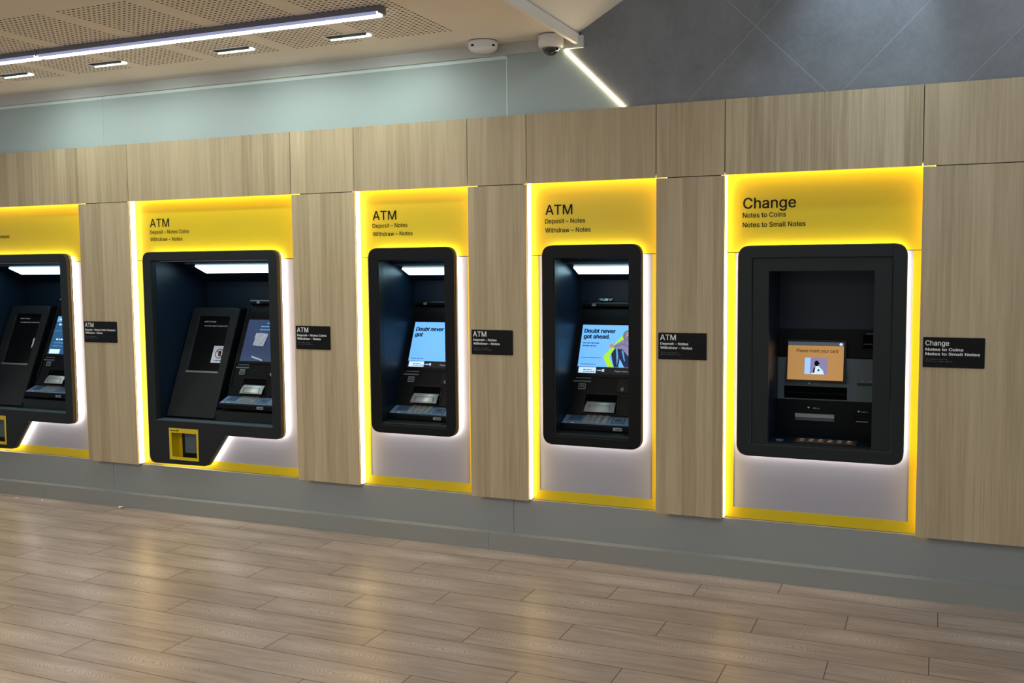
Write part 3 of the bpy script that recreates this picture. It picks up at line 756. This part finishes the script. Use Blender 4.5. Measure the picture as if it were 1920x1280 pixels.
def narrow_atm(i, xl, xr, kind, label):
    out = OUT[i]
    t = thing('cash_machine', label, 'cash machine', ((xl+xr)/2, 0.03, 0.606), 'cash machines set in the wall')
    z0, z1 = 0.664, 1.598
    fascia(t, out, rrect(xl, xr, z0-0.008, z1-0.008, 0.006, 2), M['black'])
    # inner trims of the front: thin vertical reveal on each side, sill bar
    link('reveal', B(xl-0.0, xl+0.004, -0.017, 0.03, z0-0.004, z1-0.012), M['charcoal'], t)
    link('sill', prism(bmesh.new(), [(-0.012, 0.640), (-0.016, 0.664), (-0.008, 0.670), (0.10, 0.676), (0.10, 0.640)], 0, xr-xl, frame((xl, 0, 0), (0, 1, 0), (0, 0, 1))), M['charcoal'], t)
    cx1 = xl+0.432
    cavity(t, xl, cx1, z0, z1, 0.400, M['navy'], (0.10, 1.592, 1.470))
    sl = (1.470-1.592)/0.30
    pz = lambda y: 1.592+sl*(y-0.10)-0.005
    alcove_light(t, xl+0.026, cx1-0.026, (0.205, pz(0.205)), (0.292, pz(0.292)))
    link('light_lip', B(xl+0.012, cx1-0.012, 0.150, 0.158, pz(0.15)-0.006, pz(0.15)+0.012), M['plate'], t)
    atm_console(t, xl+0.0005, cx1-xl-0.001, kind)
    return t
narrow_atm(2, -2.9205, -2.502, 'got', 'narrow black cash machine whose pale blue screen reads only Doubt never got')
narrow_atm(3, -1.8540, -1.451, 'ahead', 'narrow black cash machine whose screen shows a seated woman and a lime arrow')

def wide_atm(i, dx, kind, label, sticker):
    out = OUT[i]
    xl, xr = -4.588+dx, -3.681+dx
    t = thing('deposit_cash_machine', label, 'cash machine', ((xl+xr)/2, 0.03, 0.312), 'cash machines set in the wall')
    z0, z1 = 0.592, 1.606
    c0, c1, d0, d1 = -4.479+dx, -4.252+dx, 0.349, 0.545
    fascia(t, out, rrect(xl, xr, z0, z1, 0.006, 2), M['charcoal'], extra_holes=[rect(c0, c1, d0, d1)])
    link('sill', B(xl, xr, -0.012, 0.06, z0-0.004, z0+0.004), M['plate'], t)
    xc = -3.700+dx
    cavity(t, xl, xc+0.02, z0, z1, 0.50, M['navy'], (0.17, 1.600, 1.465))
    sl = (1.465-1.600)/0.33
    pz = lambda y: 1.600+sl*(y-0.17)-0.005
    alcove_light(t, xl+0.14, xc, (0.225, pz(0.225)), (0.335, pz(0.335)))
    link('light_lip', B(xl+0.10, xc, 0.180, 0.188, pz(0.18)-0.006, pz(0.18)+0.012), M['plate'], t)
    # coin deposit box on the left: leaning cabinet with a dark window set in it
    x0, x1 = -4.572+dx, -4.190+dx
    A = math.atan(0.42); kc, ks = math.cos(A), math.sin(A)
    Kc = frame((x0, 0.070, 0.600), (1, 0, 0), (0, ks, kc)); vc = lambda z: (z-0.600)/kc
    w = x1-x0
    body = prism(bmesh.new(), [(0.075, 0.594), (0.075+0.42*0.69, 1.290), (0.49, 1.290), (0.49, 0.594)], 0.004, w-0.004, frame((x0, 0, 0), (0, 1, 0), (0, 0, 1)))
    cb = link('coin_box', body, M['console'], t)
    frm = rpoly([(0, 0.005), (w, 0.005), (w, vc(1.292)), (0, vc(1.292))], [0.004, 0.004, 0.03, 0.03], 4)
    win = rpoly([(0.075, vc(0.885)), (w-0.055, vc(0.885)), (w-0.062, vc(1.235)), (0.07, vc(1.235))], [0.01, 0.01, 0.01, 0.01], 3)
    plate('coin_box_front', frm, [win], -0.002, 0.016, Kc, M['charcoal'], t, bevel=0.003)
    # the window is a hopper: dark back pane and a sloping pale-edged ledge
    link('coin_window', prects([(0.062, w-0.045, vc(0.88), vc(1.24))], -0.0005, 0.002, Kc), M['gloss'], cb)
    link('coin_ledge', prects([(0.070, w-0.052, vc(0.877), vc(0.888))], 0.002, 0.020, Kc), M['silver'], cb, label='pale metal ledge of the coin hopper')
    fine_print('coin_box_print', 0.108, vc(1.200), 0.105, 0.0115, Kc, M['text_grey'], cb, 0.0024, 30)
    fine_print('coin_box_print', 0.118, vc(1.174), 0.190, 0.0095, Kc, M['text_grey'], cb, 0.0024, 31)
    if sticker:
        s0, s1, q0, q1 = w-0.144, w-0.042, vc(0.946), vc(1.052)
        st = link('warning_label', prects([(s0, s1, q0, q1)], 0.002, 0.0032, Kc), M['receipt'], cb, label='white warning label with a crossed-out symbol')
        cxs, cys, rr = s0+0.056, q0+0.062, 0.034
        ring = plate('prohibition_ring', [(cxs+rr*math.cos(a), cys+rr*math.sin(a)) for a in [k*math.pi/14 for k in range(28)]],
              [[(cxs+rr*0.82*math.cos(a), cys+rr*0.82*math.sin(a)) for a in [k*math.pi/14 for k in range(28)]]], 0.0033, 0.0038, Kc, M['red'], cb)
        bm = bmesh.new()
        prism(bm, [(cxs-0.006, cys-0.018), (cxs+0.010, cys-0.018), (cxs+0.015, cys+0.002), (cxs+0.012, cys+0.018), (cxs-0.004, cys+0.020), (cxs-0.010, cys+0.004)], 0.0033, 0.0036, Kc, 0)
        prism(bm, [(cxs-0.026, cys+0.021), (cxs-0.021, cys+0.026), (cxs+0.026, cys-0.021), (cxs+0.021, cys-0.026)], 0.0036, 0.0040, Kc, 1)
        link('prohibition_symbol', bm, [M['text_dark'], M['red']], cb)
        fine_print('warning_print', s0+0.022, q0+0.012, 0.064, 0.009, Kc, M['blue_ink'], cb, 0.0034, 32)
    else:
        bm = prism(bmesh.new(), [(w-0.086, vc(1.068)), (w-0.058, vc(1.068)), (w-0.078, vc(1.005)), (w-0.084, vc(0.998))], 0.002, 0.003, Kc)
        link('warning_label', bm, M['receipt'], cb, label='white label in the dark coin window')
    # step below the cash dispenser's shelf
    link('console_step', B(-4.192+dx, xc+0.018, 0.072, 0.40, z0+0.001, 0.660), M['charcoal'], t, bevel=0.004)
    # cash dispenser at the right
    atm_console(t, -4.150+dx, 0.445, kind)
    # yellow coin return, lower left
    ch = bmesh.new(); yb = 0.052; s = 0.004
    box(ch, c0, c0+s, -0.0205, yb, d0, d1); box(ch, c1-s, c1, -0.0205, yb, d0, d1)
    box(ch, c0, c1, -0.0205, yb, d0, d0+s); box(ch, c0, c1, -0.0205, yb, d1-s, d1)
    box(ch, c0, c1, yb, yb+s, d0, d1)
    cr = link('coin_return', ch, M['yellow'], t)
    plate('coin_return_rim', rect(c0-0.003, c1+0.003, d0-0.003, d1+0.003), [rect(c0+0.016, c1-0.010, d0+0.016, d1-0.026)], 0.0195, 0.0235, wallframe(0), M['yellow'], t)
    link('coin_return_door', B(c0+0.055, c1-0.006, 0.030, 0.040, d0+0.006, d1-0.010), M['gloss'], t, label='dark flap of the coin return')
    link('coin_return_window', B(c0+0.078, c1-0.012, 0.0285, 0.0305, d0+0.036, d1-0.020), M['plate'], cr)
    fine_print('coin_return_print', c0+0.010, d1-0.016, 0.072, 0.0095, wallframe(0), M['text_dark'], t, 0.0236, 50)
    return t
wide_atm(1, 0.0, 'navy', 'wide black cash machine with a note stuck on its dark screen and yellow coin return', True)
wide_atm(0, DX1, 'lines', 'black cash machine cut off by the left edge of the view, mid blue screen', False)

# ------------------------------------------------------------------ change machine
def change_machine():
    t = thing('change_machine', 'black change machine with an amber Please insert your card screen', 'change machine', (-0.5175, 0.03, 0.616))
    out = OUT[4]
    plate('fascia', out, [rect(-0.829, -0.197, 0.678, 1.580)], -0.030, 0.020, wallframe(0), M['charcoal'], t, bevel=0.006)
    plate('inner_frame', rect(-0.8285, -0.1975, 0.6785, 1.5795), [rect(-0.752, -0.276, 0.684, 1.517)], -0.036, 0.012, wallframe(0), M['charcoal'], t, bevel=0.0015)
    link('sill', B(-0.826, -0.200, -0.014, 0.03, 0.646, 0.682), M['charcoal'], t, bevel=0.002)
    link('panel_joint', prects([(-0.1975, -0.1965, 1.58, 1.6385)], 0.0195, 0.0203, wallframe(0)), M['slot'], t)
    cavity(t, -0.752, -0.276, 0.680, 1.519, 0.345, M['navy'], None, 0.034)
    FY = 0.30; fw = wallframe(FY)
    link('upper_panel', B(-0.751, -0.277, 0.325, 0.344, 1.078, 1.22), M['console'], t)
    link('lower_panel', B(-0.751, -0.277, FY, 0.344, 0.681, 0.863), M['console'], t)
    mp = plate('middle_panel', rect(-0.751, -0.277, 0.863, 1.078), [rect(-0.719, -0.412, 0.868, 0.932)], -0.020, 0.004, fw, M['plate'], t, bevel=0.001)
    link('note_tray', B(-0.718, -0.413, FY+0.012, 0.343, 0.869, 0.931), M['slot'], t)
    link('tray_roller', B(-0.716, -0.415, FY+0.004, FY+0.012, 0.895, 0.899), M['console'], t)
    # tilted screen
    A = math.radians(11); S = frame((-0.706, FY-0.034, 0.958), (1, 0, 0), (0, math.sin(A), math.cos(A)))
    hs = link('screen_housing', prects([(0.0, 0.288, 0.0, 0.214)], -0.030, 0.0, S), M['gloss'], t, bevel=0.002)
    a0, a1, b0, b1 = 0.006, 0.276, 0.010, 0.184
    scr = link('screen', prects([(a0, a1, b0, b1)], 0.0002, 0.0014, S), M['scr_orange'], t, label='amber screen')
    link('screen_bar', prects([(a0, a1, b1, b1+0.019)], 0.0002, 0.0014, S), M['scr_bar'], scr)
    link('screen_badge', prism(bmesh.new(), [(a1-0.014, b1+0.001), (a1-0.004, b1+0.009), (a1-0.014, b1+0.017), (a1-0.024, b1+0.009)], 0.0015, 0.002, S), M['scr_white'], scr)
    text_lines('screen_lettering', [('Please insert your card', a0+0.042, b1-0.034, 0.0165, 0.006, 0.200)], S, M['text_dark'], scr, 0.0017)
    p = bmesh.new(); U = lambda u, v: (a0+0.084+u, b0+0.030+v)
    prism(p, [U(0, 0), U(0.110, 0), U(0.110, 0.082), U(0, 0.082)], 0.0014, 0.0017, S, 0)
    prism(p, [U(0, 0.0), U(0.026, 0), U(0.028, 0.082), U(0, 0.082)], 0.0017, 0.0019, S, 1)
    prism(p, [U(0.028, 0.0), U(0.095, 0.0), U(0.088, 0.02), U(0.066, 0.042), U(0.055, 0.04), U(0.046, 0.03), U(0.042, 0.01)], 0.0017, 0.0019, S, 2)
    prism(p, [U(0.040, 0.006), U(0.048, 0.008), U(0.052, 0.036), U(0.044, 0.032)], 0.0019, 0.0021, S, 3)
    prism(p, [U(0.062, 0.016), U(0.074, 0.016), U(0.070, 0.026), U(0.064, 0.024)], 0.0019, 0.0021, S, 3)
    prism(p, [U(0.058+0.011*math.cos(a), 0.054+0.014*math.sin(a)) for a in [k*math.pi/6 for k in range(12)]], 0.0019, 0.0021, S, 3)
    prism(p, [U(0.044, 0.056), U(0.074, 0.052), U(0.074, 0.057), U(0.066, 0.060), U(0.062, 0.069), U(0.052, 0.069), U(0.049, 0.060)], 0.0021, 0.0023, S, 3)
    link('screen_picture', p, [M['scr_lilac'], M['scr_ice'], M['scr_white'], M['text_dark']], scr)
    # labels and slots
    for x, z in ((-0.594, 0.947), (-0.596, 0.823), (-0.355, 0.8145)):
        link('arrow_marking', prism(bmesh.new(), [(x-0.006, z+0.004), (x+0.006, z+0.004), (x, z-0.004)], 0.0042, 0.005, fw), M['text_white'], t)
    for q, (x, z, ll) in enumerate(((-0.574, 0.942, 0.036), (-0.575, 0.818, 0.034), (-0.345, 0.810, 0.034), (-0.345, 0.965, 0.016), (-0.310, 0.965, 0.022))):
        fine_print('panel_print', x, z, ll, 0.007, fw, M['text_grey'], t, 0.0043 if z > 0.863 else 0.0003, 40+q)
    link('card_slot', prects([(-0.364, -0.280, 0.946, 0.957)], 0.004, 0.010, fw), M['green_led'], t, label='card slot edged in green')
    ns = link('note_slot', prects([(-0.662, -0.471, 0.773, 0.793)], 0.0, 0.010, fw), M['silver'], t, bevel=0.002, label='silver slot bar')
    link('note_slot_lip', prects([(-0.662, -0.471, 0.758, 0.770)], 0.0, 0.006, fw), M['plate'], ns)
    bm = bmesh.new(); cp = [(0.336+0.052*math.cos(a)-0.672, 0.783+0.018*math.sin(a)) for a in [k*math.pi/10 for k in range(20)]]
    me = plate_mesh(cp, [[(x*0.86-0.336*0.14, 0.783+(z-0.783)*0.7) for x, z in cp]], 0.0, 0.012, fw, 0.002)
    cc = link_mesh('coin_cup', me, M['gloss'], t)
    link('coin_cup_lip', prects([(-0.366, -0.310, 0.764, 0.768)], 0.006, 0.016, fw), M['silver'], cc)
    rd = link('barcode_reader', prects([(-0.342, -0.285, 1.130, 1.196)], 0.0, 0.022, wallframe(0.325)), M['slot'], t, bevel=0.002)
    link('reader_marking', prects([(-0.328, -0.290, 1.200, 1.203)], 0.0, 0.001, wallframe(0.325)), M['text_grey'], t)
    link('reader_bezel', prects([(-0.338, -0.296, 1.150, 1.154)], 0.022, 0.0235, wallframe(0.325)), M['plate'], rd)
    # pin pad lying on the sill
    SF = frame((-0.635, 0.080, 0.6812), (1, 0, 0), (0, 1, 0.04))
    kp = link('keypad', prects([(0.0, 0.285, 0.0, 0.080)], 0.0, 0.005, SF), M['copper'], t, bevel=0.002, label='worn bronze keypad lying on the sill')
    for r in range(2):
        bm = bmesh.new()
        for c_ in range(6):
            ua = 0.014+c_*0.044; va = 0.010+r*0.034
            prism(bm, rect(ua, ua+0.034, va, va+0.026), 0.005, 0.0066, SF)
        link('key_row', bm, M['bronze_glint'], kp)
        link('key_marking', prects([(0.014+c_*0.044+0.008, 0.014+c_*0.044+0.024, 0.010+r*0.034+0.009, 0.010+r*0.034+0.016) for c_ in range(6)], 0.0066, 0.0070, SF), M['text_white'], kp)
    link('tray_light', B(-0.728, -0.694, 0.10, 0.118, 0.6805, 0.685), M['silver'], t)
    return t
change_machine()

# ------------------------------------------------------------------ tactile signs on the timber
def tactile_sign(x0, x1, z0, z1, title, tw, lines, label):
    t = thing('tactile_sign', label, 'sign', ((x0+x1)/2, 0.0, z0), 'black tactile signs on the timber')
    f = wallframe(0)
    pl = plate('sign_plate', rrect(x0, x1, z0, z1, 0.004, 3), [], 0.0, 0.004, f, M['sign'], t, bevel=0.001)
    h = z1-z0; xa = x0+0.010
    text_lines('lettering', [(title, xa, z1-0.037, 0.0275 if title == 'ATM' else 0.0225, 0.010, tw)]+[(s, xa+0.001, z1-0.061-0.0205*k, 0.0120, 0.020, w) for k, (s, w) in enumerate(lines)], f, M['text_white'], t, 0.0046)
    bm = bmesh.new()
    for row, n in ((0, 22), (1, 26)):
        for k in range(n):
            for a in (0, 1):
                for b in (0, 1, 2):
                    if random.random() < 0.45:
                        x = xa+0.003+k*0.0042+a*0.0016; z = z1-0.098-row*0.0095-b*0.0019
                        prism(bm, [(x-0.0006, z-0.0006), (x+0.0006, z-0.0006), (x+0.0006, z+0.0006), (x-0.0006, z+0.0006)], 0.004, 0.0047, f)
    for b in (0, 1, 2): prism(bm, [(x0+0.004, z1-0.090-b*0.003), (x0+0.0055, z1-0.090-b*0.003), (x0+0.0055, z1-0.0885-b*0.003), (x0+0.004, z1-0.0885-b*0.003)], 0.004, 0.0048, f)
    link('braille', bm, M['braille'], t)
    return t
tactile_sign(-5.190, -4.905, 1.078, 1.216, 'ATM', 0.075, [('Deposit – Notes Coins Cheques', 0.262), (N3, 0.150)], 'small black sign left of the second surround, its list ending in Cheques')
tactile_sign(-3.504, -3.262, 1.074, 1.212, 'ATM', 0.080, [('Deposit – Notes Coins', 0.205), (N3, 0.165)], 'small black sign right of the second surround, listing Notes Coins')
tactile_sign(-2.346, -2.100, 1.074, 1.209, 'ATM', 0.080, [(N2, 0.140), (N3, 0.158)], 'small black sign on the timber between the two narrow cash machines')
tactile_sign(-1.298, -1.053, 1.078, 1.212, 'ATM', 0.080, [(N2, 0.142), (N3, 0.162)], 'small black sign on the timber left of the yellow Change surround')
tactile_sign(-0.062, 0.193, 1.077, 1.214, 'Change', 0.098, [('Notes to Coins', 0.156), ('Notes to Small Notes', 0.224)], 'small black sign headed Change, rightmost of the five')

# ------------------------------------------------------------------ ceiling fittings
def linear_light(x0, x1, label):
    y0, y1, zb = -0.937, -0.882, 2.685
    t = thing('linear_ceiling_light', label, 'ceiling light', ((x0+x1)/2, (y0+y1)/2, ZC), 'linear ceiling lights in one line')
    link('housing', B(x0, x1, y0, y1, zb+0.016, ZC-0.0005), M['alu'], t, bevel=0.001)
    link('end_cap', B(x1-0.004, x1+0.006, y0-0.0005, y1+0.0005, zb+0.008, ZC-0.0005), M['alu'], t)
    df = bmesh.new()
    side = frame((x0+0.008, 0, 0), (0, 1, 0), (0, 0, 1))
    prism(df, [(y0+0.002, zb+0.016), (y0+0.002, zb+0.002), (y0+0.006, zb), (y1-0.006, zb), (y1-0.001, zb+0.006), (y1-0.001, zb+0.016)], 0, x1-x0-0.020, side)
    link('side_lens', B(x0+0.008, x1-0.012, y0-0.0006, y0+0.0018, zb+0.002, zb+0.017), M['tube_side'], t)
    link('diffuser', df, M['tube'], t)
    return t
linear_light(-4.445, -2.338, 'long slim lit ceiling light ending over the third machine, nearer of two in line')
linear_light(-6.75, -4.458, 'long slim lit ceiling light running out of the left edge of the view')

def slot_light():
    t = thing('slot_downlight', 'x', 'downlight', (0, 0, ZC), 'slot downlights in the perforated ceiling')
    plate('frame', rect(-0.130, 0.130, -0.042, 0.027), [rect(-0.124, 0.124, -0.037, 0.021)], ZC-0.004, ZC-0.0005, FLOORF, M['white'], t)
    link('baffle', B(-0.124, 0.124, -0.037, 0.021, ZC-0.002, ZC-0.0008), M['slot'], t)
    link('glow_strip', B(-0.120, 0.118, 0.0215, 0.0265, ZC-0.011, ZC-0.0042), M['slotlight'], t)  # added glowing strip stands in for the slot's lit inner face
    link('lamp', B(0.114, 0.126, -0.012, 0.012, ZC-0.010, ZC-0.0045), M['slotlight'], t)
    return t
slots = [(-5.116, -0.507, 'slot downlight in the perforated ceiling, at the left edge of the view'),
         (-4.373, -0.520, 'slot downlight in the perforated ceiling, second from the left edge'),
         (-3.505, -0.495, 'slot downlight in the perforated ceiling, third from the left edge'),
         (-2.779, -0.498, 'slot downlight under the right end of the long ceiling light')]
proto = slot_light()
for i, (x, y, lb) in enumerate(slots):
    if i == 0: r = proto
    else:
        r = proto.copy(); COL.objects.link(r)
        for ch in list(proto.children):
            c = ch.copy(); COL.objects.link(c); c.parent = r
    r.location = (x, y, ZC); r['label'] = lb
    sp = bpy.data.lights.new('slot_lamp', 'SPOT'); sp.energy = 20; sp.color = (0.86, 1.0, 0.95); sp.spot_size = math.radians(150); sp.spot_blend = 1.0; sp.shadow_soft_size = 0.05
    so = bpy.data.objects.new('slot_lamp', sp); COL.objects.link(so); so.location = (x, y, ZC-0.02)
    so.rotation_euler = (Vector((0, 0.55, -1))).to_track_quat('-Z', 'Y').to_euler()

SX, SY = -2.222, -0.080
t = thing('smoke_detector', 'round white smoke detector on the ceiling left of the dome camera', 'smoke detector', (SX, SY, ZC))
c0 = (SX, SY, ZC)
link('base_ring', lathe(bmesh.new(), [(0.077, 0), (0.077, -0.003), (0.074, -0.005)], c0, 40), M['alu'], t)
link('housing', lathe(bmesh.new(), [(0.076, -0.004), (0.079, -0.007), (0.079, -0.018), (0.075, -0.036), (0.067, -0.046), (0.050, -0.054), (0.024, -0.058), (0.001, -0.0585)], c0, 40), M['device_white'], t, smooth=True)
for ang in (-110, -20, 160):
    a = math.radians(ang); m4 = Matrix.Translation((SX+0.0758*math.cos(a), SY+0.0758*math.sin(a), ZC-0.029)) @ Matrix.Rotation(a, 4, 'Z')
    link('vent', B(-0.002, 0.003, -0.008, 0.008, -0.006, 0.003, m4), M['slot'], t)
c0 = (-1.846, -0.066, ZC)
t = thing('dome_camera', 'white security dome camera with a smoked dome beside the light line', 'security camera', c0)
link('base_ring', lathe(bmesh.new(), [(0.063, 0), (0.063, -0.004), (0.060, -0.006)], c0, 40), M['alu'], t)
link('housing', lathe(bmesh.new(), [(0.062, -0.005), (0.0645, -0.008), (0.0645, -0.052), (0.061, -0.062), (0.053, -0.067), (0.045, -0.069), (0.044, -0.064)], c0, 40), M['device_white'], t, smooth=True)
link('dome', lathe(bmesh.new(), [(0.0435, -0.064)]+[(0.0435*math.cos(a), -0.066-0.040*math.sin(a)) for a in [k*math.pi/2/9 for k in range(9)]]+[(0.0005, -0.106)], c0, 32), M['dome'], t, smooth=True)

# ------------------------------------------------------------------ loose things
def crumple(name, pts, K, m, amp, label, cat, loc, seed=1, group=None, n=7):
    rr = random.Random(seed); bm = bmesh.new()
    a, b, c, d_ = [Vector(p) for p in pts]; g = []
    for i in range(n):
        row = []
        for j in range(n):
            s, q = i/(n-1), j/(n-1)
            p = (a*(1-s)+b*s)*(1-q)+(d_*(1-s)+c*s)*q
            w = amp*(0.15+rr.random())
            row.append(bm.verts.new(K @ Vector((p.x+rr.uniform(-1, 1)*amp*0.4, p.y+rr.uniform(-1, 1)*amp*0.4, w))))
        g.append(row)
    for i in range(n-1):
        for j in range(n-1): bm.faces.new((g[i][j], g[i+1][j], g[i+1][j+1], g[i][j+1]))
    o = link(name, bm, m); md = o.modifiers.new('thickness', 'SOLIDIFY'); md.thickness = 0.0006; md.offset = 1
    return solo(o, label, cat, group, loc)
K2 = conframe(-4.150)
crumple('paper_note', [(0.108, vz(1.060)), (0.195, vz(1.054)), (0.208, vz(1.132)), (0.112, vz(1.136))], Matrix(K2) @ Matrix.Translation((0, 0, 0.002)), M['receipt'], 0.006,
        'crumpled white receipt stuck on the dark screen of the wide machine', 'paper note', tuple(K2 @ Vector((0.15, vz(1.06), 0.002))), 3)
crumple('paper_strip', [(0.118, vz(0.985)), (0.205, vz(0.966)), (0.206, vz(0.974)), (0.119, vz(0.995))], Matrix(K2) @ Matrix.Translation((0, 0, 0.002)), M['receipt'], 0.002,
        'thin white strip of paper stuck low on the dark screen', 'paper strip', tuple(K2 @ Vector((0.16, vz(0.97), 0.002))), 4)
crumple('crumpled_wrapper', [(-0.045, -0.012), (0.040, -0.008), (0.036, 0.012), (-0.04, 0.014)], frame((-1.700, 0.385, 1.3522), (1, 0, 0), (0, 1, 0)), M['foil'], 0.016,
        'crumpled clear wrapper lying on top of the machine beside the lime arrow screen', 'wrapper', (-1.700, 0.385, 1.352), 5)
lit = [((-4.885, -0.052), 0.045, 'torn white paper scrap on the floor against the plinth, largest of three', 7),
       ((-5.536, -0.090), 0.020, 'tiny white paper scrap on the floor near the left edge, right of another', 8),
       ((-5.762, -0.110), 0.018, 'tiny white paper scrap on the floor nearest the left edge of the view', 9),
       ((-1.000, -0.275), 0.010, 'white crumb of paper on a plank joint below the yellow Change surround', 10)]
for (x, y), s, lb, sd in lit:
    crumple('paper_scrap', [(-s/2, -s/3), (s/2, -s/4), (s/2*0.8, s/3), (-s/2*0.7, s/4)], Matrix.Translation((x, y, 0.0005)), M['paper'], s*0.28, lb, 'paper scrap', (x, y, 0.0), sd, 'paper scraps on the floor', 4)
